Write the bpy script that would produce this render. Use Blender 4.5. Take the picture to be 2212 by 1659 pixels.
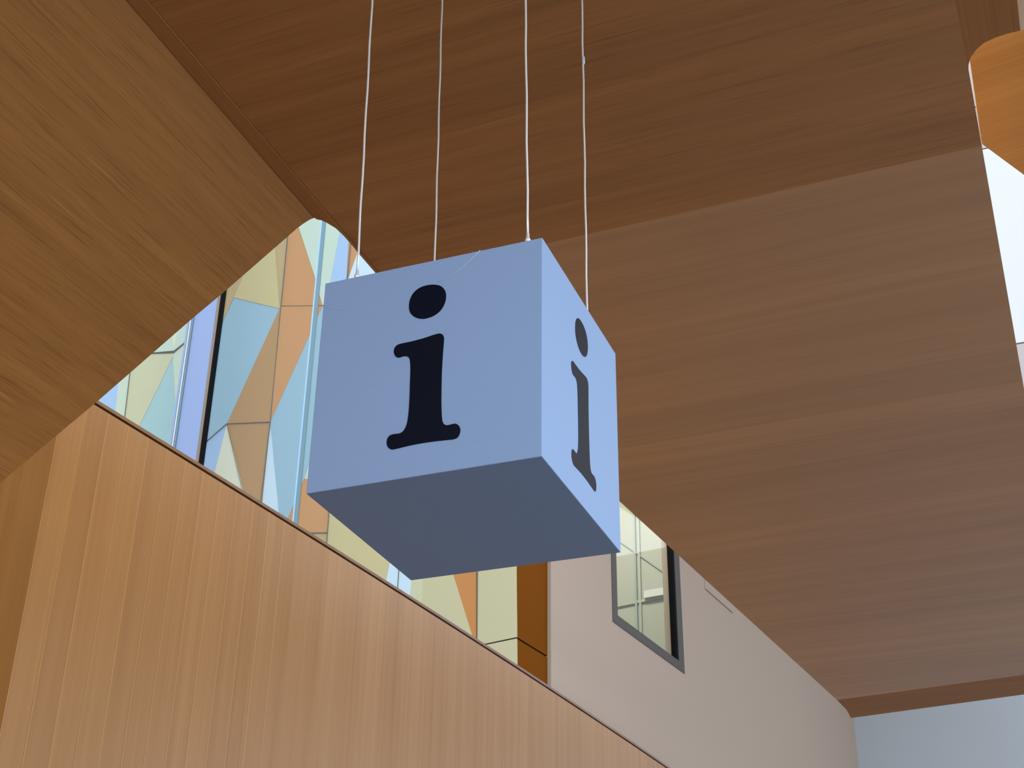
import bpy, bmesh, math, random
from mathutils import Vector, Matrix

for o in list(bpy.data.objects):
    bpy.data.objects.remove(o, do_unlink=True)
COL = bpy.context.scene.collection
SC = bpy.context.scene

# ------------------------------------------------------------------ camera
# Lengths below are in units of the hanging cube's side (0.7 m); the cube's lower front left
# corner is the origin, x along its front, y into the hall, z up.
S, Z0 = 0.7, 3.25
FOC = 3055.9                                        # focal length in pixels of a 2212 x 1659 frame
RX = Vector((0.9330, 0.3598, 0.0123))
RY = Vector((-0.1655, 0.4589, -0.8730))
RZ = Vector((-0.3197, 0.8124, 0.4876))
EYE = Vector((2.63995, -4.48412, -2.35649))


def W(p):
    return Vector((p[0] * S, p[1] * S, p[2] * S + Z0))


cam_d = bpy.data.cameras.new('camera')
cam = bpy.data.objects.new('camera', cam_d)
COL.objects.link(cam)
cam_d.sensor_width = 36.0
cam_d.lens = FOC * 36.0 / 2212.0
cam_d.clip_end = 300
m3 = Matrix((RX, -RY, -RZ)).transposed()
cam.matrix_world = Matrix.Translation(W(EYE)) @ m3.to_4x4()
SC.camera = cam

# ------------------------------------------------------------------ light
SC.view_settings.view_transform = 'Standard'
SC.view_settings.look = 'None'
SC.view_settings.gamma = 1.0
SC.view_settings.use_curve_mapping = False
SC.view_settings.exposure = 0.42
world = bpy.data.worlds.new('sky')
SC.world = world
world.use_nodes = True
bg = world.node_tree.nodes['Background']
bg.inputs['Color'].default_value = (0.85, 0.94, 1.02, 1)
bg.inputs['Strength'].default_value = 2.0


# ------------------------------------------------------------------ helpers
def ray(px, py):
    """direction of the line of sight through a point of the 2212 x 1659 frame"""
    return RX * ((px - 1106) / FOC) + RY * ((py - 829.5) / FOC) + RZ


def lin(r, g, b):
    f = lambda c: ((c / 255 + 0.055) / 1.055) ** 2.4 if c / 255 > 0.04045 else c / 255 / 12.92
    return (f(r), f(g), f(b))


class Plane:
    """a flat surface in the hall: origin, two in-plane unit axes, normal towards the hall"""
    def __init__(s, o, u, v, n=None):
        s.o, s.u, s.v = Vector(o), Vector(u).normalized(), Vector(v).normalized()
        s.n = s.u.cross(s.v).normalized()
        if n is not None and s.n.dot(Vector(n)) < 0:
            s.n = -s.n

    def at(s, px, py):
        d = ray(px, py)
        t = (s.o - EYE).dot(s.n) / d.dot(s.n)
        q = EYE + d * t - s.o
        return (q.dot(s.u), q.dot(s.v))

    def pts(s, L):
        return [s.at(*p) for p in L]

    def p3(s, q, h=0.0):
        return s.o + s.u * q[0] + s.v * q[1] + s.n * h


def link(name, me, mat=None, parent=None):
    o = bpy.data.objects.new(name, me)
    COL.objects.link(o)
    if mat is not None and me is not None:
        me.materials.append(mat)
    if parent is not None:
        o.parent = parent
    return o


def tag(o, label=None, cat=None, group=None, kind=None):
    if label: o['label'] = label
    if cat: o['category'] = cat
    if group: o['group'] = group
    if kind: o['kind'] = kind
    return o


def empty(name, p):
    o = bpy.data.objects.new(name, None)
    COL.objects.link(o)
    o.location = W(p)
    o.empty_display_size = 0.1
    return o


def fin(bm, name, mat, parent=None, smooth=False):
    bmesh.ops.recalc_face_normals(bm, faces=bm.faces)
    me = bpy.data.meshes.new(name)
    bm.to_mesh(me)
    bm.free()
    if smooth:
        for f in me.polygons: f.use_smooth = True
    o = link(name, me, mat)
    if parent is not None:
        root = parent
        while root.parent is not None:
            root = root.parent
        if root.type == 'EMPTY':
            me.transform(Matrix.Translation(-root.location))
        o.parent = parent
    return o


def slab(name, pl, poly, h0, h1, mat, parent=None, grain=0.0, uoff=0.0):
    """prism over a polygon in plane coordinates, from height h0 to h1 along the normal;
    UV in metres with U along the grain (angle in the plane)"""
    bm = bmesh.new()
    uvl = bm.loops.layers.uv.new('UVMap')
    lo = [bm.verts.new(W(pl.p3(q, h0))) for q in poly]
    hi = [bm.verts.new(W(pl.p3(q, h1))) for q in poly]
    n = len(poly)
    bm.faces.new(hi)
    bm.faces.new(lo[::-1])
    for i in range(n):
        j = (i + 1) % n
        bm.faces.new((lo[i], lo[j], hi[j], hi[i]))
    c, s_ = math.cos(grain), math.sin(grain)
    co = {}
    for q, a, b in zip(poly, lo, hi):
        co[a] = co[b] = (S * (q[0] * c + q[1] * s_) + uoff, S * (-q[0] * s_ + q[1] * c) + uoff * 1.7)
    for f in bm.faces:
        for l in f.loops:
            l[uvl].uv = co[l.vert]
    return fin(bm, name, mat, parent)


def clip(poly, a, b, c):
    """keep the part of poly with a*x + b*y <= c"""
    out = []
    n = len(poly)
    for i in range(n):
        p, q = poly[i], poly[(i + 1) % n]
        dp, dq = a * p[0] + b * p[1] - c, a * q[0] + b * q[1] - c
        if dp <= 0: out.append(p)
        if (dp < 0 < dq) or (dq < 0 < dp):
            t = dp / (dp - dq)
            out.append((p[0] + (q[0] - p[0]) * t, p[1] + (q[1] - p[1]) * t))
    res = []
    for p in out:
        if not res or abs(p[0] - res[-1][0]) + abs(p[1] - res[-1][1]) > 1e-5: res.append(p)
    if len(res) > 2 and abs(res[0][0] - res[-1][0]) + abs(res[0][1] - res[-1][1]) < 1e-5: res.pop()
    return res if len(res) > 2 else []


def box(bm, c, ax, ay, az):
    c, ax, ay, az = Vector(c), Vector(ax), Vector(ay), Vector(az)
    v = [bm.verts.new(W(c + ax * i + ay * j + az * k)) for i in (-1, 1) for j in (-1, 1) for k in (-1, 1)]
    for f in ((0, 1, 3, 2), (4, 6, 7, 5), (0, 4, 5, 1), (2, 3, 7, 6), (0, 2, 6, 4), (1, 5, 7, 3)):
        bm.faces.new([v[i] for i in f])


def tube(bm, pts, r, seg=8):
    """round bar along points given in metres"""
    rings = []
    n = len(pts)
    for i, p in enumerate(pts):
        d = (pts[min(i + 1, n - 1)] - pts[max(i - 1, 0)]).normalized()
        a = d.orthogonal().normalized() if i == 0 else (rings[-1][1] - d * rings[-1][1].dot(d)).normalized()
        b = d.cross(a)
        rr = r[i] if isinstance(r, (list, tuple)) else r
        rings.append(([bm.verts.new(p + (a * math.cos(k * 2 * math.pi / seg) + b * math.sin(k * 2 * math.pi / seg)) * rr)
                       for k in range(seg)], a))
    for (A, _), (B, _) in zip(rings, rings[1:]):
        for k in range(seg):
            bm.faces.new((A[k], A[(k + 1) % seg], B[(k + 1) % seg], B[k]))
    bm.faces.new(rings[0][0][::-1])
    bm.faces.new(rings[-1][0])


# ------------------------------------------------------------------ materials
def nodes(name):
    m = bpy.data.materials.new(name)
    m.use_nodes = True
    nt = m.node_tree
    return m, nt, nt.nodes['Principled BSDF']


def plain(name, col, rough=0.6, spec=0.5, metal=0.0, var=0.0, scale=3.0):
    m, nt, b = nodes(name)
    b.inputs['Roughness'].default_value = rough
    b.inputs['Specular IOR Level'].default_value = spec
    b.inputs['Metallic'].default_value = metal
    if var:
        tc = nt.nodes.new('ShaderNodeTexCoord')
        no = nt.nodes.new('ShaderNodeTexNoise')
        no.inputs['Scale'].default_value = scale
        no.inputs['Detail'].default_value = 4
        mr = nt.nodes.new('ShaderNodeMapRange')
        mr.inputs['To Min'].default_value = 1 - var
        mr.inputs['To Max'].default_value = 1 + var
        hv = nt.nodes.new('ShaderNodeHueSaturation')
        hv.inputs['Color'].default_value = (*col, 1)
        nt.links.new(tc.outputs['Object'], no.inputs['Vector'])
        nt.links.new(no.outputs['Fac'], mr.inputs['Value'])
        nt.links.new(mr.outputs['Result'], hv.inputs['Value'])
        nt.links.new(hv.outputs['Color'], b.inputs['Base Color'])
    else:
        b.inputs['Base Color'].default_value = (*col, 1)
    return m


def wood(name, dark, light, rough=0.45, spec=0.5, along=0.35, across=14.0, plankvar=0.06, line=0.35, streak=0.0):
    """veneer: noise drawn out along U"""
    m, nt, b = nodes(name)
    N, L = nt.nodes.new, nt.links.new
    uv = N('ShaderNodeUVMap')

    def noise(sx, sy, detail=4, rgh=0.55, dist=0.0):
        mp = N('ShaderNodeMapping')
        mp.inputs['Scale'].default_value = (sx, sy, 1)
        L(uv.outputs['UV'], mp.inputs['Vector'])
        n = N('ShaderNodeTexNoise')
        n.inputs['Scale'].default_value = 1.0
        n.inputs['Detail'].default_value = detail
        n.inputs['Roughness'].default_value = rgh
        n.inputs['Distortion'].default_value = dist
        L(mp.outputs['Vector'], n.inputs['Vector'])
        return n.outputs['Fac']

    def ramp(src, p0, p1):
        r = N('ShaderNodeMapRange')
        r.inputs['From Min'].default_value = p0
        r.inputs['From Max'].default_value = p1
        r.clamp = True
        L(src, r.inputs['Value'])
        return r.outputs['Result']

    broad = ramp(noise(along * 0.5, across * 0.35, 3, 0.5, 0.3), 0.3, 0.7)
    mid = ramp(noise(along, across * 1.4, 4, 0.6, 0.2), 0.3, 0.72)
    fine = ramp(noise(along * 4, across * 9, 3, 0.6), 0.52, 0.75)
    mixa = N('ShaderNodeMix'); mixa.data_type = 'FLOAT'
    mixa.inputs['Factor'].default_value = 0.5
    L(broad, mixa.inputs['A']); L(mid, mixa.inputs['B'])
    mx = N('ShaderNodeMix'); mx.data_type = 'RGBA'
    L(mixa.outputs['Result'], mx.inputs['Factor'])
    mx.inputs['A'].default_value = (*dark, 1)
    mx.inputs['B'].default_value = (*light, 1)
    # fine dark pores
    dk = N('ShaderNodeMix'); dk.data_type = 'RGBA'; dk.blend_type = 'MULTIPLY'
    sc = N('ShaderNodeMath'); sc.operation = 'MULTIPLY'; sc.inputs[1].default_value = line
    L(fine, sc.inputs[0]); L(sc.outputs[0], dk.inputs['Factor'])
    L(mx.outputs['Result'], dk.inputs['A'])
    dk.inputs['B'].default_value = (0.45, 0.36, 0.3, 1)
    col = dk.outputs['Result']
    if streak:
        st = ramp(noise(along * 1.3, across * 2.2, 2, 0.5), 0.68, 0.74)
        s2 = N('ShaderNodeMath'); s2.operation = 'MULTIPLY'; s2.inputs[1].default_value = streak
        L(st, s2.inputs[0])
        sm = N('ShaderNodeMix'); sm.data_type = 'RGBA'
        L(s2.outputs[0], sm.inputs['Factor']); L(col, sm.inputs['A'])
        sm.inputs['B'].default_value = (light[0] * 1.5, light[1] * 1.55, light[2] * 1.7, 1)
        col = sm.outputs['Result']
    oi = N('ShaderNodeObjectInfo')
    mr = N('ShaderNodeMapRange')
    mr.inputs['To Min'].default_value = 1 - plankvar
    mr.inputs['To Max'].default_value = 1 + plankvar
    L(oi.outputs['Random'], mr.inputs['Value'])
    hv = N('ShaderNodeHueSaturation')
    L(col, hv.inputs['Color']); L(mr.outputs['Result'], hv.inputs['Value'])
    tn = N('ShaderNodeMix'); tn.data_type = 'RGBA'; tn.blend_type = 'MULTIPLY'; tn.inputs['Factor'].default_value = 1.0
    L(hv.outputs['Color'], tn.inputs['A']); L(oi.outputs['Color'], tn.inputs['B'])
    L(tn.outputs['Result'], b.inputs['Base Color'])
    b.inputs['Roughness'].default_value = rough
    b.inputs['Specular IOR Level'].default_value = spec
    bp = N('ShaderNodeBump')
    bp.inputs['Strength'].default_value = 0.06
    bp.inputs['Distance'].default_value = 0.002
    L(fine, bp.inputs['Height']); L(bp.outputs['Normal'], b.inputs['Normal'])
    return m


def glass(name, tint, refl=0.12, tr=0.9):
    m, nt, b = nodes(name)
    nt.nodes.remove(b)
    out = nt.nodes['Material Output']
    t = nt.nodes.new('ShaderNodeBsdfTransparent')
    t.inputs['Color'].default_value = (*[c * tr for c in tint], 1)
    g = nt.nodes.new('ShaderNodeBsdfGlossy')
    g.inputs['Roughness'].default_value = 0.03
    lw = nt.nodes.new('ShaderNodeLayerWeight'); lw.inputs['Blend'].default_value = 0.5
    pw = nt.nodes.new('ShaderNodeMath'); pw.operation = 'POWER'; pw.inputs[1].default_value = 4.0
    fr = nt.nodes.new('ShaderNodeMath'); fr.operation = 'MULTIPLY_ADD'; fr.inputs[1].default_value = refl * 3; fr.inputs[2].default_value = 0.02
    nt.links.new(lw.outputs['Facing'], pw.inputs[0]); nt.links.new(pw.outputs[0], fr.inputs[0])
    mx = nt.nodes.new('ShaderNodeMixShader')
    nt.links.new(fr.outputs[0], mx.inputs['Fac'])
    nt.links.new(t.outputs['BSDF'], mx.inputs[1])
    nt.links.new(g.outputs['BSDF'], mx.inputs[2])
    nt.links.new(mx.outputs['Shader'], out.inputs['Surface'])
    return m


M = {}
M['ceil_a'] = wood('walnut_veneer', (0.30, 0.125, 0.038), (0.46, 0.205, 0.066), 0.42, 0.4, 0.4, 9, 0.02, 0.5)
M['ceil_b'] = wood('walnut_veneer_pale', (0.40, 0.193, 0.074), (0.55, 0.28, 0.122), 0.36, 0.8, 0.25, 6, 0.07, 0.25)
M['ceil_t'] = wood('walnut_edge_band', (0.30, 0.125, 0.04), (0.40, 0.18, 0.062), 0.5, 0.15, 0.35, 9, 0.03, 0.3)
M['soffit'] = wood('walnut_veneer_soffit', (0.29, 0.115, 0.026), (0.45, 0.195, 0.05), 0.5, 0.2, 0.6, 11, 0.02, 0.65, streak=0.35)
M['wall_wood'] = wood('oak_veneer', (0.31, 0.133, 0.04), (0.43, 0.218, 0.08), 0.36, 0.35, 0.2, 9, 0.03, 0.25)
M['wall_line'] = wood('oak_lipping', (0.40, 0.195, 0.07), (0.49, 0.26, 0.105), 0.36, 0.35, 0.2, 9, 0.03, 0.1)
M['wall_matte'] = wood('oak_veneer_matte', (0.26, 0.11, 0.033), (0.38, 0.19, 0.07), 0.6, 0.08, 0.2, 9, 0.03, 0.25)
M['cap'] = wood('oak_capping', (0.20, 0.10, 0.05), (0.28, 0.15, 0.08), 0.5, 0.4, 0.3, 10, 0.02, 0.3)
M['honey'] = wood('honey_veneer', (0.46, 0.2, 0.04), (0.64, 0.31, 0.075), 0.45, 0.3, 0.3, 7, 0.03, 0.3)
M['black'] = plain('black_gasket', (0.004, 0.004, 0.005), 0.8, 0.05)
M['joint'] = plain('dark_joint', (0.035, 0.03, 0.022), 0.7)
M['white_wall'] = plain('white_paint_bounce_tint', (0.345, 0.262, 0.21), 0.75, 0.3, 0, 0.02, 0.6)  # white wall: warm bounce off the wood and dimmer light put into the colour
M['grey_wall'] = plain('cool_white_paint', (0.43, 0.465, 0.505), 0.6, 0.3, 0, 0.02, 0.6)
M['bounce_wall'] = plain('warm_bounce_paint', (0.85, 0.66, 0.50), 0.75, 0.2, 0, 0.02, 0.6)
M['bright'] = plain('white_panel_paint', (0.50, 0.505, 0.515), 0.6, 0.3)
M['lilac'] = plain('lilac_panel_paint', (0.36, 0.325, 0.325), 0.6, 0.3)
M['cream_soffit'] = plain('cream_soffit_paint', (0.88, 0.64, 0.46), 0.6, 0.3)
M['floor'] = plain('stone_floor', (0.205, 0.205, 0.21), 0.5, 0.3, 0, 0.06, 1.5)
M['sign'] = plain('steel_blue_paint', (0.243, 0.352, 0.57), 0.55, 0.3, 0, 0.02, 60)
M['letter'] = plain('black_vinyl', (0.001, 0.003, 0.012), 0.4, 0.10)
M['cable'] = plain('pale_steel_cable', (0.75, 0.75, 0.76), 0.35, 0.6, 0.3)
M['ferrule'] = plain('nickel_fitting', (0.72, 0.72, 0.73), 0.3, 0.6, 0.25)
M['thread'] = plain('pale_thread', (0.52, 0.62, 0.78), 0.4)
M['frame'] = plain('grey_window_frame', (0.075, 0.066, 0.06), 0.6, 0.2)
M['jamb'] = plain('lavender_metal', lin(120, 136, 172), 0.45, 0.3, 0.0)
M['mullion'] = plain('teal_grey_mullion', lin(98, 125, 136), 0.5, 0.2)
M['mull_edge'] = plain('pale_blue_edge', lin(140, 175, 215), 0.5, 0.2)
M['tanedge'] = plain('tan_metal_edge', lin(120, 105, 88), 0.6, 0.2)
M['room'] = plain('grey_green_interior', lin(152, 153, 141), 0.7)
M['reflbar2'] = plain('reflected_pale_line', lin(150, 153, 140), 0.6)
M['reflbar'] = plain('reflected_grey_line', lin(135, 143, 140), 0.6)
M['glass'] = glass('clear_glass', (0.98, 1.0, 0.99), tr=1.0)
M['glass2'] = glass('grey_green_glass', (0.95, 0.97, 0.93), tr=1.0)
PC = {'orange': (205, 155, 105), 'tan': (182, 145, 98), 'tan2': (190, 165, 118), 'cream': (208, 204, 168), 'gold': (205, 190, 140),
      'pale': (200, 214, 200), 'blue': (150, 183, 205), 'sky': (165, 192, 232), 'white': (228, 222, 200),
      'teal': (165, 195, 200), 'ice': (205, 222, 240), 'green': (205, 212, 190), 'brown': (120, 72, 10)}
for k, v in PC.items():
    wf = {'orange': (.84, .66, .44), 'tan': (.86, .70, .50), 'tan2': (.86, .78, .68), 'gold': (.84, .78, .7), 'cream': (.82, .78, .74), 'brown': (1.05, .86, .4)}.get(k, (.85, .85, .85))
    M['p_' + k] = plain('facade_' + k, [a * b * 0.74 for a, b in zip(lin(*v), wf)], 0.6 if k == 'brown' else 0.45, 0.02 if k == 'brown' else 0.15)

# ------------------------------------------------------------------ ceiling of the hall
ZC = 4.2
CE = Plane((0, 0, ZC), (1, 0, 0), (0, 1, 0), (0, 0, -1))
VA, VB = CE.at(277, 0), CE.at(683, 471)                      # fold between ceiling and sloping soffit


def along(a, b, y):
    t = (y - a[1]) / (b[1] - a[1])
    return (a[0] + (b[0] - a[0]) * t, y)


NEAR = -6.5
e0, e1 = CE.at(2204, 66), CE.at(2197, 0)
r0, r1 = CE.at(2092, 150), CE.at(2212, 840)
f0, f1 = CE.at(1838, 1551), CE.at(2212, 1500)
# far right corner: end edge met with the right edge
ux, uy = r1[0] - r0[0], r1[1] - r0[1]
vx, vy = f1[0] - f0[0], f1[1] - f0[1]
den = ux * vy - uy * vx
tt = ((f0[0] - r0[0]) * vy - (f0[1] - r0[1]) * vx) / den
FR = (r0[0] + ux * tt, r0[1] + uy * tt)
outline = [along(VA, VB, NEAR), VB]
outline += CE.pts([(694, 473), (705, 478), (725, 490), (742, 506), (757, 523), (775, 545), (812, 588), (1342, 1087),
                   (1815, 1519), (1829, 1534), (1838, 1551)])
outline += [FR]
outline += CE.pts([(2092, 150), (2092, 140), (2096, 125), (2108, 108), (2125, 93), (2150, 81), (2175, 73), (2204, 66)])
outline += [along(e0, e1, NEAR)]

g0, g1 = CE.at(1180, 526), CE.at(2120, 315)                  # joint across the ceiling
ga = math.atan2(g1[1] - g0[1], g1[0] - g0[0])
gx, gy = math.cos(ga), math.sin(ga)
px_, py_ = -gy, gx
vseam = g0[0] * px_ + g0[1] * py_
ceiling = empty('ceiling', (0, 3, ZC))
tag(ceiling, 'dark walnut veneer ceiling over the hanging blue sign', 'ceiling', kind='structure')
# border along the fold
lx, ly = VB[0] - VA[0], VB[1] - VA[1]
ll = math.hypot(lx, ly)
nx, ny = ly / ll, -lx / ll
cb = VA[0] * nx + VA[1] * ny
BW = 0.115
# border along the right edge, near side
h0, h1 = CE.at(2063, 0), CE.at(2093, 155)
rl = math.hypot(h1[0] - h0[0], h1[1] - h0[1])
rnx, rny = (h1[1] - h0[1]) / rl, -(h1[0] - h0[0]) / rl
crb = h0[0] * rnx + h0[1] * rny
# border along the far end
d0, d1 = CE.at(1815, 1512), CE.at(2212, 1459)
dl = math.hypot(d1[0] - d0[0], d1[1] - d0[1])
dnx, dny = -(d1[1] - d0[1]) / dl, (d1[0] - d0[0]) / dl
cdb = d0[0] * dnx + d0[1] * dny
slab('edge_board', CE, clip(outline, nx, ny, cb + BW), 0.012, -0.12, M['ceil_t'], ceiling, math.atan2(ly, lx))
main = clip(outline, -nx, -ny, -(cb + BW + 0.004))
rb = clip(clip(main, -rnx, -rny, -crb), 0, 1, 5)
slab('edge_board', CE, rb, 0.0, -0.12, M['ceil_t'], ceiling, math.pi / 2, 3.1)
main = clip(main, rnx, rny, crb + 0.0)
fb = clip(main, -dnx, -dny, -cdb)
slab('edge_board', CE, fb, 0.0, -0.12, M['ceil_t'], ceiling, ga, 7.7)
main = clip(main, dnx, dny, cdb)
rng = random.Random(4)
v = vseam
k = 0
while v > -11:                                              # nearer panels
    w = 0.62
    q = clip(clip(main, px_, py_, v), -px_, -py_, -(v - w))
    if q: slab('veneer_panel', CE, q, 0.0, -0.12, M['ceil_a'], ceiling, ga, 0.0)
    v -= w
    k += 1
v = vseam
while v < 22:                                               # farther panels
    w = rng.uniform(0.45, 0.8)
    q = clip(clip(main, -px_, -py_, -v), px_, py_, v + w)
    if q: slab('veneer_panel', CE, q, -0.004, -0.12, M['ceil_b'], ceiling, ga, rng.uniform(0, 9))
    v += w

# ------------------------------------------------------------------ sloping soffit on the left
du = Vector((lx, ly, 0)).normalized()
dv = Vector((-1, 0, -1.0)).normalized()
SO = Plane((VA[0], VA[1], ZC), du, dv, (1, 0, -1))
se = SO.pts([(681, 471), (668, 476), (655, 484), (640, 495), (622, 511), (484, 632), (416, 689), (212, 868), (100, 962), (0, 1047)])
ex = (se[-1][0] + (se[-1][0] - se[-2][0]) * 1.5, se[-1][1] + (se[-1][1] - se[-2][1]) * 1.5)
sof = [(-12, 0)] + se + [ex, (-12, ex[1])]
soffit = empty('ceiling_soffit', SO.p3((0, 1)))
tag(soffit, 'lighter walnut soffit sloping down on the left of the ceiling', 'soffit', kind='structure')
b0 = 0.0
widths = [0.55, 0.7, 0.6, 0.8, 0.6, 0.7, 1.2]
for i, w in enumerate(widths):
    q = clip(clip(sof, 0, -1, -b0), 0, 1, b0 + w)
    if q: slab('veneer_panel', SO, q, 0.0, -0.10, M['soffit'], soffit, math.radians(-1.5), 0.0)
    b0 += w

# ------------------------------------------------------------------ timber wall below the opening
TOPPX = [(211, 868), (418, 991), (625, 1118), (860, 1271), (1028, 1380), (1190, 1484), (1450, 1659)]
ta = 11.85
d = ray(211, 868)
ZT = EYE.z + d.z * ta
plan = []
for p in TOPPX:
    d = ray(*p)
    t = (ZT - EYE.z) / d.z
    plan.append(Vector((EYE.x + d.x * t, EYE.y + d.y * t)))
# least-squares quadratic x(y): a gently curved wall
import numpy as np
ys = np.array([p.y for p in plan]); xs = np.array([p.x for p in plan])
cf = np.polyfit(ys, xs, 2)
bal = lambda y: Vector((float(np.polyval(cf, y)), y))
FL = -Z0 / S
# the vertical fold in the wall at the left of the picture
d = ray(116, 972)
yc = 2.0
for _ in range(60):
    xw = bal(yc).x
    t = (xw - EYE.x) / d.x
    yc = EYE.y + d.y * t
wall = empty('wall_left', (bal(6).x, 6, FL))
tag(wall, 'oak veneer wall with a dark capping below the glazed opening', 'wall', kind='structure')
GAPZ = 0.055


def wallplank(name, a, b, z0, z1, mat, back, proud=0.0, parent=wall, off=0.0):
    a3, b3 = Vector((a.x, a.y, 0)), Vector((b.x, b.y, 0))
    u = (b3 - a3)
    L_ = u.length
    pl = Plane((a.x, a.y, 0), u, (0, 0, 1), (1, -0.2, 0))
    o = slab(name, pl, [(0, z0), (L_, z0), (L_, z1), (0, z1)], proud, -back, mat, parent, math.pi / 2, off)
    k_ = min(1.0, max(0.0, (a.y - 3.0) / 8.0))             # cool grazing sheen put into the tint, growing towards the far end
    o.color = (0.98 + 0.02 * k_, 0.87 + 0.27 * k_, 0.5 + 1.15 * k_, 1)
    return o


y = yc
step = 0.25
idx = 0
yend = 21.0
while y < yend:
    stp = step
    a, b = bal(y), bal(y + stp)
    ln = 0.012
    m_ = a + (b - a) * (ln / stp)
    if y < 6.6:
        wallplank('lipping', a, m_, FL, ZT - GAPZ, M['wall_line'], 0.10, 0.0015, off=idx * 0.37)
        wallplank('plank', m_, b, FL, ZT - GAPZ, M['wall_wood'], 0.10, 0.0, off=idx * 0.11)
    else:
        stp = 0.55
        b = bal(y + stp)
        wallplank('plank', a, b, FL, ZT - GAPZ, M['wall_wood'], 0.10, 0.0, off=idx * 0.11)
    y += stp
    idx += 1
# capping and shadow gap, in lengths
y = yc
while y < yend:
    a, b = bal(y), bal(y + 2.0)
    wallplank('shadow_gap', a, b, ZT - GAPZ - 0.01, ZT - 0.03, M['black'], 0.10, -0.03)
    wallplank('capping', a, b, ZT - 0.032, ZT, M['cap'], 0.22, 0.004, off=y)
    y += 2.0
# the return of the wall, bent towards the viewer
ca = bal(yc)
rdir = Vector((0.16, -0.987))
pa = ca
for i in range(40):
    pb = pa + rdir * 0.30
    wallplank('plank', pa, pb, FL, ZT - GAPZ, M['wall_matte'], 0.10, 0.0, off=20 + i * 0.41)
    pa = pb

# ------------------------------------------------------------------ white wall with the slanting window
wdir = Vector((0.125, 0.992, 0)).normalized()
d = ray(1845, 1560)
CORN = EYE + d * 36.0
WW = Plane((CORN.x, CORN.y, 0), wdir, (0, 0, 1), (1, 0, 0))
wl = WW.at(1190, 1350)[0]
wb = WW.at(1323, 1344)
wr = WW.at(1478, 1454)
zt = WW.at(1400, 900)[1]
zb = (wb[1] + wr[1]) / 2
uj = WW.at(1535, 1450)[0]
ZTOP = 13.5
wall2 = empty('wall_back_left', WW.p3(((wl) / 2, FL)))
tag(wall2, 'white wall, tinted for warm bounce light, with a tall grey framed window', 'wall', kind='structure')
RB = lambda u0, u1, z0, z1: [(u0, z0), (u1, z0), (u1, z1), (u0, z1)]
for q in (RB(wl, wb[0], FL, ZTOP), RB(wb[0], wr[0], FL, zb), RB(wb[0], wr[0], zt, ZTOP), RB(wr[0], uj - 0.006, FL, ZTOP)):
    slab('panel', WW, q, 0, -0.35, M['white_wall'], wall2)
# last panel, with the shallow notch high up beside the ceiling
slab('panel', WW, RB(uj + 0.006, 0.4, FL, ZTOP), -0.008, -0.35, M['white_wall'], wall2)
slab('cover_plate', WW, RB(WW.at(1521, 1255)[0], WW.at(1580, 1290)[0], WW.at(1521, 1270)[1], WW.at(1521, 1270)[1] + 1.4), 0.012, -0.02, M['white_wall'], wall2)
# the window
win = empty('window_1', WW.p3((wb[0], zb)))
tag(win, 'tall window with grey frame set in the white wall', 'window', kind='structure')
fw, fh = 0.20, 0.17
u0, u1 = wb[0], wr[0]
slab('frame_stile', WW, RB(u0, u0 + fw, zb, zt), 0.012, -0.10, M['frame'], win)
slab('frame_stile', WW, RB(u1 - fw * 1.25, u1, zb, zt), 0.012, -0.10, M['frame'], win)
slab('frame_rail', WW, RB(u0 + fw, u1 - fw * 1.25, zb, zb + fh), 0.012, -0.10, M['frame'], win)
slab('frame_rail', WW, RB(u0 + fw, u1 - fw * 1.25, zt - fh, zt), 0.012, -0.10, M['frame'], win)
slab('gasket', WW, RB(u1 - fw * 1.25 - 0.09, u1 - fw * 1.25, zb + fh, zt - fh), -0.005, -0.10, M['black'], win)
slab('pane', WW, RB(u0 + fw, u1 - fw * 1.25 - 0.09, zb + fh, zt - fh), -0.06, -0.08, M['glass2'], win)
# room put behind the pane: back wall, floor slab edge, bars for reflections
room = empty('wall_window_room', WW.p3(((u0 + u1) / 2, zb), -1.6))
tag(room, 'grey green room put behind the tall window, its bars standing in for reflections', 'wall', kind='structure')
slab('back_panel', WW, RB(u0 - 2.2, u1 + 2.2, zb - 0.05, zt + 2.2), -2.9, -3.0, M['room'], room)
slab('side_panel', WW, RB(u0 - 2.2, u0 - 2.1, zb - 0.05, zt + 2.2), -0.36, -2.9, M['room'], room)
slab('side_panel', WW, RB(u1 + 2.1, u1 + 2.2, zb - 0.05, zt + 2.2), -0.36, -2.9, M['room'], room)
slab('sill_panel', WW, RB(u0 - 2.2, u1 + 2.2, zb - 0.15, zb - 0.05), -0.36, -2.9, M['room'], room)
slab('ceiling_panel', WW, RB(u0 - 2.2, u1 + 2.2, zt + 2.2, zt + 2.3), -0.36, -2.9, M['room'], room)
ld = bpy.data.lights.new('room_fill', 'AREA')  # area light added to brighten the window room; no fitting modelled
ld.shape = 'RECTANGLE'; ld.size = 1.6; ld.size_y = 0.9; ld.energy = 240; ld.color = (1.0, 0.97, 0.9)
fill_light = bpy.data.objects.new('room_fill', ld); COL.objects.link(fill_light)
fill_light.parent = room
fill_light.location = W(WW.p3(((u0 + u1) / 2, zt + 2.1), -1.5)) - room.location
# added bars standing in for lines reflected in the pane, and a ledge
SP = Plane(WW.p3((u1 + 2.1, 0)), WW.n, (0, 0, 1), -wdir)


def strip(a, b, w, mat, h=0.05):
    A, B = SP.at(*a), SP.at(*b)
    dx, dy = B[0] - A[0], B[1] - A[1]
    L_ = math.hypot(dx, dy)
    ox, oy = -dy / L_ * w / 2, dx / L_ * w / 2
    slab('bar', SP, [(A[0] + ox, A[1] + oy), (A[0] - ox, A[1] - oy), (B[0] - ox, B[1] - oy), (B[0] + ox, B[1] + oy)], h, -0.02, M[mat], room)  # added bar standing in for a reflected line


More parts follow.
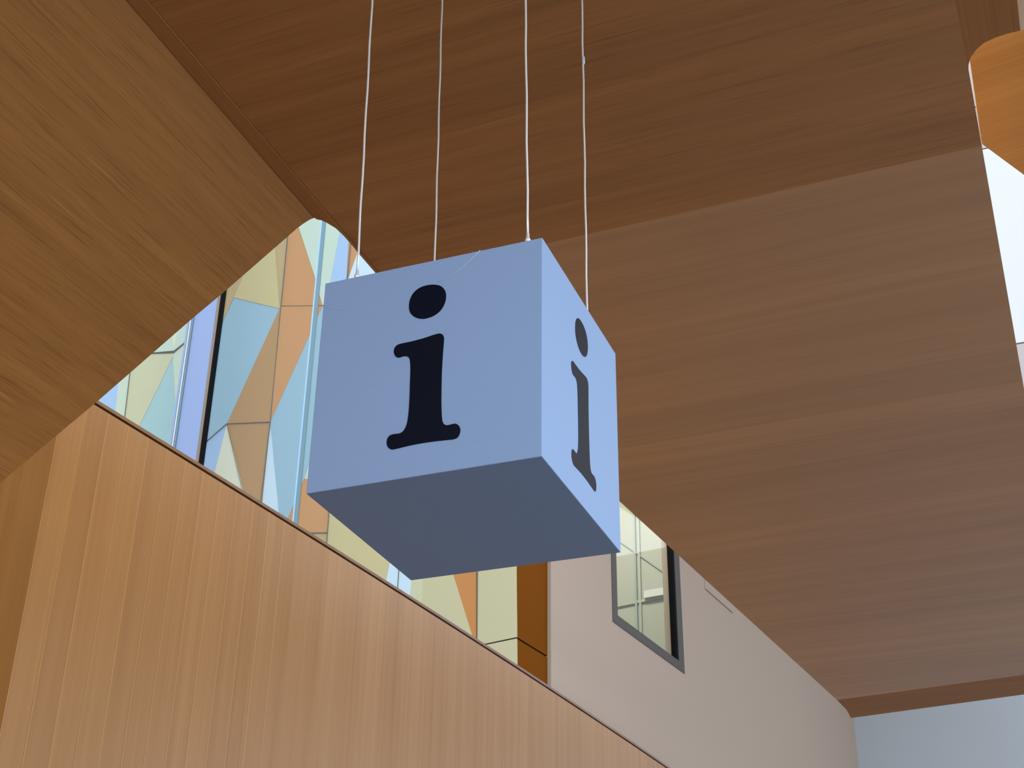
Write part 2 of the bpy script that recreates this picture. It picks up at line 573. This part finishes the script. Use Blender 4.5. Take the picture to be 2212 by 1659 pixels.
strip((1369, 1060), (1378, 1385), 0.05, 'reflbar')
strip((1378, 1060), (1387, 1395), 0.05, 'reflbar2')
strip((1310, 1314), (1470, 1283), 0.06, 'reflbar2', 0.04)
strip((1340, 1170), (1460, 1254), 0.03, 'reflbar', 0.03)
strip((1395, 1287), (1470, 1274), 0.16, 'bright', 0.10)

# end wall of the hall
EW = Plane((CORN.x, CORN.y, 0), (0.992, -0.125, 0), (0, 0, 1), (0, -1, 0))
ew = slab('wall_far', EW, RB(-0.35, 16, FL, ZTOP), 0, -0.3, M['grey_wall'])
tag(ew, 'cool white end wall below the far ceiling edge', 'wall', kind='structure')

# ------------------------------------------------------------------ faceted panel facade behind the opening
BR = Plane(WW.p3((0, 0), -0.06), wdir, (0, 0, 1), (1, 0, 0))
cpt = BR.p3((BR.at(1117, 1300)[0], 0))
FB = Plane(cpt, (0.992, -0.125, 0), (0, 0, 1), (0, -1, 0))
ub = FB.at(1030, 1300)[0]
FA = Plane(FB.p3((ub, 0)), (0.936, 0.35, 0), (0, 0, 1), (0, -1, 0))
fac = empty('wall_facade', FA.p3((-4, FL)))
tag(fac, 'faceted wall of orange, cream and pale blue metal panels behind the opening', 'wall', kind='structure')
slab('backing', FA, RB(-16, 0.02, FL, 14), -0.07, -0.4, M['joint'], fac)
slab('backing', FB, RB(ub - 0.02, -0.03, FL, 14), -0.03, -0.4, M['joint'], fac)
slab('backing', BR, RB(BR.at(1117, 1300)[0] + 0.03, wl + 0.3, FL, 14), -0.03, -0.2, M['joint'], fac)
PAN = [
    ('sky', [(60, 560), (275, 560), (256, 830), (236, 1000), (60, 1000)]),
    ('green', [(275, 560), (310, 560), (282, 805), (258, 1000), (236, 1000), (256, 830)]),
    ('pale', [(310, 560), (345, 560), (375, 758), (284, 766)]),
    ('white', [(345, 560), (412, 560), (375, 758)]),
    ('pale', [(412, 560), (470, 560), (432, 713), (375, 758)]),
    ('cream', [(284, 766), (375, 763), (374, 770), (258, 1010)]),
    ('teal', [(374, 770), (388, 1060), (240, 1060), (258, 1010)]),
    ('green', [(375, 762), (432, 716), (432, 1060), (388, 1060), (374, 770)]),
    ('tan2', [(470, 420), (566, 420), (524, 600), (478, 702), (444, 780), (432, 716)]),
    ('gold', [(566, 420), (588, 420), (594, 535), (604, 667), (505, 643), (524, 600)]),  # with its tan and blue neighbours: a reflection painted across one panel
    ('blue', [(505, 643), (604, 667), (490, 916), (454, 946), (432, 960), (444, 780), (478, 702)]),
    ('tan2', [(588, 420), (630, 420), (622, 512), (607, 662), (604, 667), (594, 535)]),
    ('orange', [(630, 420), (646, 494), (679, 595), (697, 661), (607, 662), (622, 512)]),
    ('pale', [(630, 420), (750, 420), (733, 505), (715, 600), (704, 661), (697, 661), (679, 595), (646, 494)]),
    ('sky', [(750, 420), (768, 420), (753, 524), (745, 661), (704, 661), (715, 600), (733, 505)]),
    ('orange', [(768, 420), (822, 420), (772, 547), (752, 604), (745, 661), (753, 524)]),
    ('ice', [(822, 420), (940, 420), (940, 661), (745, 661), (752, 604), (772, 547)]),
    ('orange', [(607, 662), (697, 661), (584, 912)]),
    ('tan', [(604, 667), (607, 662), (584, 912), (490, 916)]),
    ('blue', [(697, 661), (704, 661), (668, 1000), (657, 1034), (610, 1150), (602, 1102), (584, 912)]),
    ('pale', [(704, 661), (760, 661), (716, 1040), (657, 1034), (668, 1000)]),
    ('sky', [(454, 946), (490, 916), (465, 1015), (436, 1130), (420, 1100), (432, 960)]),
    ('white', [(490, 916), (526, 1062), (552, 1180), (436, 1130), (465, 1015)]),
    ('tan', [(490, 916), (584, 912), (567, 1083), (552, 1180), (526, 1062)]),
    ('ice', [(584, 912), (602, 1102), (610, 1150), (596, 1200), (552, 1180), (567, 1083)]),
    ('orange', [(657, 1034), (716, 1040), (711, 1112), (708, 1151), (610, 1153), (610, 1150)]),
    ('tan2', [(610, 1153), (708, 1151), (706, 1172), (700, 1250), (596, 1200)]),
    ('cream', [(760, 661), (940, 661), (862, 1040), (716, 1040)]),
    ('gold', [(716, 1040), (862, 1040), (845, 1200), (835, 1251), (826, 1330), (700, 1250), (706, 1172), (711, 1112)]),
    ('ice', [(862, 1040), (874, 1040), (861, 1234), (854, 1345), (826, 1330), (835, 1251), (845, 1200)]),
    ('ice', [(874, 1040), (912, 1040), (889, 1255), (876, 1360), (854, 1345), (861, 1234)]),
    ('cream', [(912, 1040), (925, 1040), (980, 1244), (1020, 1373), (1036, 1440), (876, 1360), (889, 1255)]),
    ('orange', [(925, 1040), (1030, 1040), (1030, 1440), (1020, 1373), (980, 1244)]),
    ('pale', [(940, 420), (1030, 420), (1030, 1040), (862, 1040), (940, 661)]),
]
rng = random.Random(11)
for i, (c, L) in enumerate(PAN):
    slab('facade_panel', FA, FA.pts(L), rng.uniform(0.0, 0.012), -0.07, M['p_' + c], fac)
slab('facade_panel', FB, FB.pts([(1030, 480), (1116, 480), (1116, 1376), (1030, 1394)]), 0.0, -0.022, M['p_cream'], fac)
slab('facade_panel', FB, FB.pts([(1030, 1397), (1116, 1379), (1117, 1500), (1030, 1500)]), 0.0, -0.022, M['p_cream'], fac)
slab('facade_panel', BR, BR.pts([(1118, 520), (1196, 520), (1196, 1425), (1118, 1377)]), 0.0, -0.025, M['p_brown'], fac)
slab('facade_panel', BR, BR.pts([(1118, 1381), (1196, 1429), (1196, 1540), (1118, 1500)]), 0.0, -0.025, M['p_brown'], fac)


def gasket(pl, a, b, w=0.014):
    A, B = pl.at(*a), pl.at(*b)
    dx, dy = B[0] - A[0], B[1] - A[1]
    L_ = math.hypot(dx, dy)
    ox, oy = -dy / L_ * w / 2, dx / L_ * w / 2
    slab('joint_strip', pl, [(A[0] + ox, A[1] + oy), (A[0] - ox, A[1] - oy), (B[0] - ox, B[1] - oy), (B[0] + ox, B[1] + oy)],
         0.016, -0.03, M['joint'], fac)


for a, b in (((630, 420), (607, 662)), ((607, 662), (584, 912)), ((584, 912), (552, 1180)), ((607, 662), (760, 660)),
             ((490, 916), (584, 912)), ((432, 966), (490, 916)), ((768, 420), (745, 661)), ((284, 766), (375, 763)),
             ((375, 763), (432, 714)), ((310, 560), (258, 1000)), ((610, 1153), (708, 1151)), ((716, 1040), (700, 1250)),
             ((874, 1040), (854, 1345)), ((1030, 1040), (1030, 1440)), ((490, 916), (552, 1180))):
    gasket(FA, a, b, 0.012 if a != (490, 916) or b == (584, 912) else 0.006)

# ------------------------------------------------------------------ glazing in front of the facade
GL = Plane(FA.p3((0, 0), 1.0), (0.936, 0.35, 0), (0, 0, 1), (0, -1, 0))
glz = empty('window_2', GL.p3((-6, ZT)))
tag(glz, 'glazed screen with a black and a teal grey mullion behind the timber wall', 'window', kind='structure')


def vbar(name, pa, pb, w, h0, h1, mat, z0=1.5, z1=14.0):
    """upright of the screen; pa, pb are two sightings of its centre line"""
    u = (GL.at(*pa)[0] + GL.at(*pb)[0]) / 2
    return u, slab(name, GL, RB(u - w / 2, u + w / 2, z0, z1), h0, h1, mat, glz)


PXU = (GL.at(500, 800)[0] - GL.at(490, 800)[0]) / 10
um1, _ = vbar('mullion', (479, 640), (439, 990), 9 * PXU, 0.03, -0.05, M['black'])
slab('mullion_edge', GL, RB(um1 - 10.5 * PXU, um1 - 4.5 * PXU, 1.5, 14.0), 0.028, -0.05, M['tanedge'], glz)
um2, _ = vbar('mullion', (696, 490), (643, 1120), 8 * PXU, 0.02, -0.03, M['mullion'])
slab('mullion_edge', GL, RB(um2 - 7 * PXU, um2 - 4 * PXU, 1.5, 14.0), 0.018, -0.03, M['mull_edge'], glz)
uj0 = (GL.at(418, 690)[0] + GL.at(381, 960)[0]) / 2
slab('jamb_panel', GL, RB(uj0 + 1 * PXU, um1 - 10.5 * PXU, 1.5, 14.0), 0.02, -0.06, M['jamb'], glz)
for k_, (dx, w_, mt) in enumerate(((-1.5, 4, 'mullion'), (-5.5, 3, 'bright'), (-9.5, 4, 'jamb'))):
    slab('frame_bead', GL, RB(uj0 + (dx - w_ / 2) * PXU, uj0 + (dx + w_ / 2) * PXU, 1.5, 14.0), 0.04 + 0.01 * k_, -0.06, M[mt], glz)
slab('pane', GL, RB(um1 + 4.5 * PXU, um2 - 7 * PXU, 1.5, 14.0), -0.03, -0.05, M['glass'], glz)
slab('pane', GL, RB(um2 + 4 * PXU, um2 + 1.9, 1.5, 14.0), -0.03, -0.05, M['glass'], glz)
slab('pane', GL, RB(uj0 - 3.0, uj0 - 11.5 * PXU, 1.5, 14.0), -0.03, -0.05, M['glass'], glz)

# ------------------------------------------------------------------ beyond the right edge of the ceiling
HS = Plane((0, 0, ZC + 1.6), (1, 0, 0), (0, 1, 0), (0, 0, -1))
hp = HS.pts([(2098, 60), (2097, 150), (2122, 312), (2212, 378), (2300, 443)]) + [(6.5, 12), (6.5, 2.6), (2.9, 2.6)]
hp = HS.pts([(2096, 135), (2121, 311), (2212, 378), (2330, 464)]) + [(7.0, HS.at(2330, 464)[1]), (7.0, HS.at(2096, 135)[1] - 1.2), (HS.at(2096, 135)[0] - 0.02, HS.at(2096, 135)[1] - 1.2)]
hs = slab('ceiling_upper', HS, hp, 0, -0.15, M['honey'], None, math.radians(-12))
tag(hs, 'honey coloured wooden soffit above the right edge of the ceiling', 'soffit', kind='structure')
cs_o = CE.at(2199, 30)
CS = Plane((0, 0, ZC + 0.14), (1, 0, 0), (0, 1, 0), (0, 0, -1))
cs = slab('ceiling_side', CS, [(cs_o[0] - 0.1, NEAR), (cs_o[0] + 1.6, NEAR), (cs_o[0] + 1.6, CS.at(2208, 65)[1]), (cs_o[0] - 0.1, CS.at(2208, 65)[1])], 0, -0.1, M['cream_soffit'])
tag(cs, 'pale cream soffit at the upper right corner of the picture', 'soffit', kind='structure')
UW = Plane((0, 14.0, 0), (1, 0, 0), (0, 0, 1), (0, -1, 0))
uw = empty('wall_upper', UW.p3((5, ZC + 0.4)))
tag(uw, 'bright white panelled wall beyond the right edge of the ceiling', 'wall', kind='structure')
zs = [ZC + 0.3, UW.at(2205, 741)[1], UW.at(2132, 320)[1], UW.at(2104, 232)[1], 16.5]
slab('backing', UW, RB(2.3, 9, zs[0], zs[-1]), -0.05, -0.3, M['joint'], uw)
for a, b, mt in zip(zs, zs[1:], ('lilac', 'bright', 'lilac', 'lilac')):
    slab('panel', UW, RB(2.3, 9, a + 0.012, b - 0.012), 0, -0.05, M[mt], uw)

# ------------------------------------------------------------------ floor and the sides behind the viewer
fl = slab('floor', Plane((0, 0, FL), (1, 0, 0), (0, 1, 0), (0, 0, 1)), RB(-30, 60, -40, 60), 0, -0.2, M['floor'])
tag(fl, 'pale stone floor of the hall', 'floor', kind='structure')
bk = slab('wall_bounce', Plane((0, -10, 0), (1, 0, 0), (0, 0, 1), (0, 1, 0)), RB(-9, 6, FL, -0.9), 0, -0.3, M['bounce_wall'])  # unseen; height and warm colour set for the light reaching the cube's front
tag(bk, 'unseen warm wall behind the viewer, added to shape the front light', 'wall', kind='structure')

rf = slab('ceiling_shade_slab', Plane((0, 0, ZTOP), (1, 0, 0), (0, 1, 0), (0, 0, -1)), [(-4.45, 14.2), (2.2, 14.2), (2.2, 33), (-2.0, 33)], 0, -0.3, M['white_wall'])  # unseen slab added to keep sky light off the white wall
tag(rf, 'unseen roof slab added to shade the far end of the hall', 'ceiling', kind='structure')

# ------------------------------------------------------------------ the hanging information cube
sign = empty('hanging_sign', (0.5, 0.5, 0))
tag(sign, 'steel blue cube sign with black letter i hanging on four cables', 'sign')
bm = bmesh.new()
box(bm, (0.5, 0.5, 0.5), (0.5, 0, 0), (0, 0.5, 0), (0, 0, 0.5))
bmesh.ops.bevel(bm, geom=list(bm.edges), offset=0.0022, segments=2, affect='EDGES', profile=0.5)
fin(bm, 'cube_body', M['sign'], sign)

FF = Plane((0, 0, 0), (1, 0, 0), (0, 0, 1), (0, -1, 0))
RF = Plane((1, 0, 0), (0, 1, 0), (0, 0, 1), (1, 0, 0))
zp = lambda x, y: (660 + x * 700 / 2212, 480 + y * 700 / 2212)
DOT = [(880, 427), (925, 437), (953, 468), (960, 510), (950, 556), (924, 601), (880, 637), (830, 656), (788, 660), (746, 648),
       (716, 620), (706, 580), (713, 530), (736, 485), (775, 451), (825, 432)]
STEM = [(915, 760), (937, 769), (946, 795), (942, 850), (937, 920), (932, 1010), (929, 1120), (928, 1240), (932, 1335), (940, 1370), (955, 1384),
        (975, 1385), (1000, 1379), (1025, 1376), (1046, 1388), (1057, 1412), (1054, 1441), (1040, 1468), (1013, 1482), (960, 1488),
        (880, 1497), (790, 1510), (700, 1528), (612, 1549), (584, 1551), (563, 1537), (554, 1510), (558, 1480), (575, 1457), (602, 1447),
        (640, 1442), (665, 1428), (685, 1395), (697, 1350), (705, 1280), (710, 1200), (713, 1100), (716, 1010), (713, 948), (705, 925),
        (690, 916), (665, 917), (640, 925), (616, 918), (603, 890), (608, 860), (625, 840), (650, 830), (720, 815), (800, 794), (880, 768)]


def smooth(P, n=4):
    out = []
    k = len(P)
    for i in range(k):
        p0, p1, p2, p3 = (Vector(P[(i + j) % k]) for j in (-1, 0, 1, 2))
        for a in range(n):
            t = a / n
            q = 0.5 * ((2 * p1) + (p2 - p0) * t + (2 * p0 - 5 * p1 + 4 * p2 - p3) * t * t + (3 * p1 - p0 - 3 * p2 + p3) * t ** 3)
            out.append((q.x, q.y))
    return out


gd = smooth([FF.at(*zp(*p)) for p in DOT])
gs = smooth([FF.at(*zp(*p)) for p in STEM])
for pl in (FF, RF):
    slab('letter_dot', pl, gd, 0.0016, -0.004, M['letter'], sign)
    slab('letter_stem', pl, gs, 0.0016, -0.004, M['letter'], sign)

# cables with their fittings
CAB = [((771, 596), (804, 0), 0.014), ((939, 562), (955, 0), 0.90), ((1140, 516), (1135, 0), 0.014), ((1268, 670), (1257, 0), 0.90)]
for i, (pb, pt, yy) in enumerate(CAB):
    V = Plane((0, yy, 0), (1, 0, 0), (0, 0, 1), (0, -1, 0))
    a, b = V.at(*pb), V.at(*pt)
    zt_ = 1.0
    f = lambda z: a[0] + (b[0] - a[0]) * (z - a[1]) / (b[1] - a[1])
    p0 = Vector((f(zt_), yy, zt_)); p1 = Vector((f(ZC), yy, ZC))
    bm = bmesh.new()
    npt = 24
    pts = []
    for j in range(npt + 1):
        q = p0.lerp(p1, j / npt)
        wob = 0.0016 * math.sin(j * 1.7 + i * 2.1) if 0 < j < npt else 0
        pts.append(W(q + Vector((wob, 0, 0))))
    tube(bm, pts, 0.0035, 8)
    c = fin(bm, 'cable', M['cable'], sign, True)
    bm = bmesh.new()
    w0 = W(p0)
    tube(bm, [w0 + Vector((0, 0, h)) for h in (-0.002, 0.010, 0.014, 0.016, 0.030, 0.032)], [0.0085, 0.0085, 0.0068, 0.0050, 0.0047, 0.0038], 14)
    fin(bm, 'cable_fitting', M['ferrule'], c, True)
    bm = bmesh.new()
    w1 = W(p1)
    tube(bm, [w1 + Vector((0, 0, h)) for h in (-0.03, -0.012, -0.010, 0.0)], [0.006, 0.007, 0.014, 0.014], 14)
    fin(bm, 'ceiling_fitting', M['ferrule'], c, True)
    if i == 3:                                              # small knot of tape on the right hand cable
        kz = V.at(1261, 130)
        kp = W(Vector((f(kz[1]), yy, kz[1])))
        bm = bmesh.new()
        tube(bm, [kp + Vector((0.002, 0, h)) for h in (-0.020, -0.012, 0.0, 0.010, 0.018)], [0.0034, 0.0058, 0.0048, 0.0056, 0.0034], 8)
        fin(bm, 'cable_splice', M['thread'], c, True)
# fine thread hanging over the front face, and a shorter one at its left
zq = lambda x, y: (920 + x * 140 / 1936, 500 + y * 140 / 1936)
for L in ([zq(1620, 565), zq(1500, 690), zq(1300, 890), zq(1100, 1060), zq(900, 1210), zq(700, 1340), zq(500, 1440), zq(340, 1505)],
          [(697, 659), (710, 664), (725, 668), (742, 669), (758, 668)]):
    P = [FF.at(*p) for p in L]
    bm = bmesh.new()
    r = 0.0011 if len(L) > 5 else 0.0005
    tube(bm, [W(FF.p3(p, 0.0008)) for p in P], [r * (1 - 0.6 * j / len(P)) for j in range(len(P))], 6)
    fin(bm, 'loose_thread', M['thread'], sign, True)
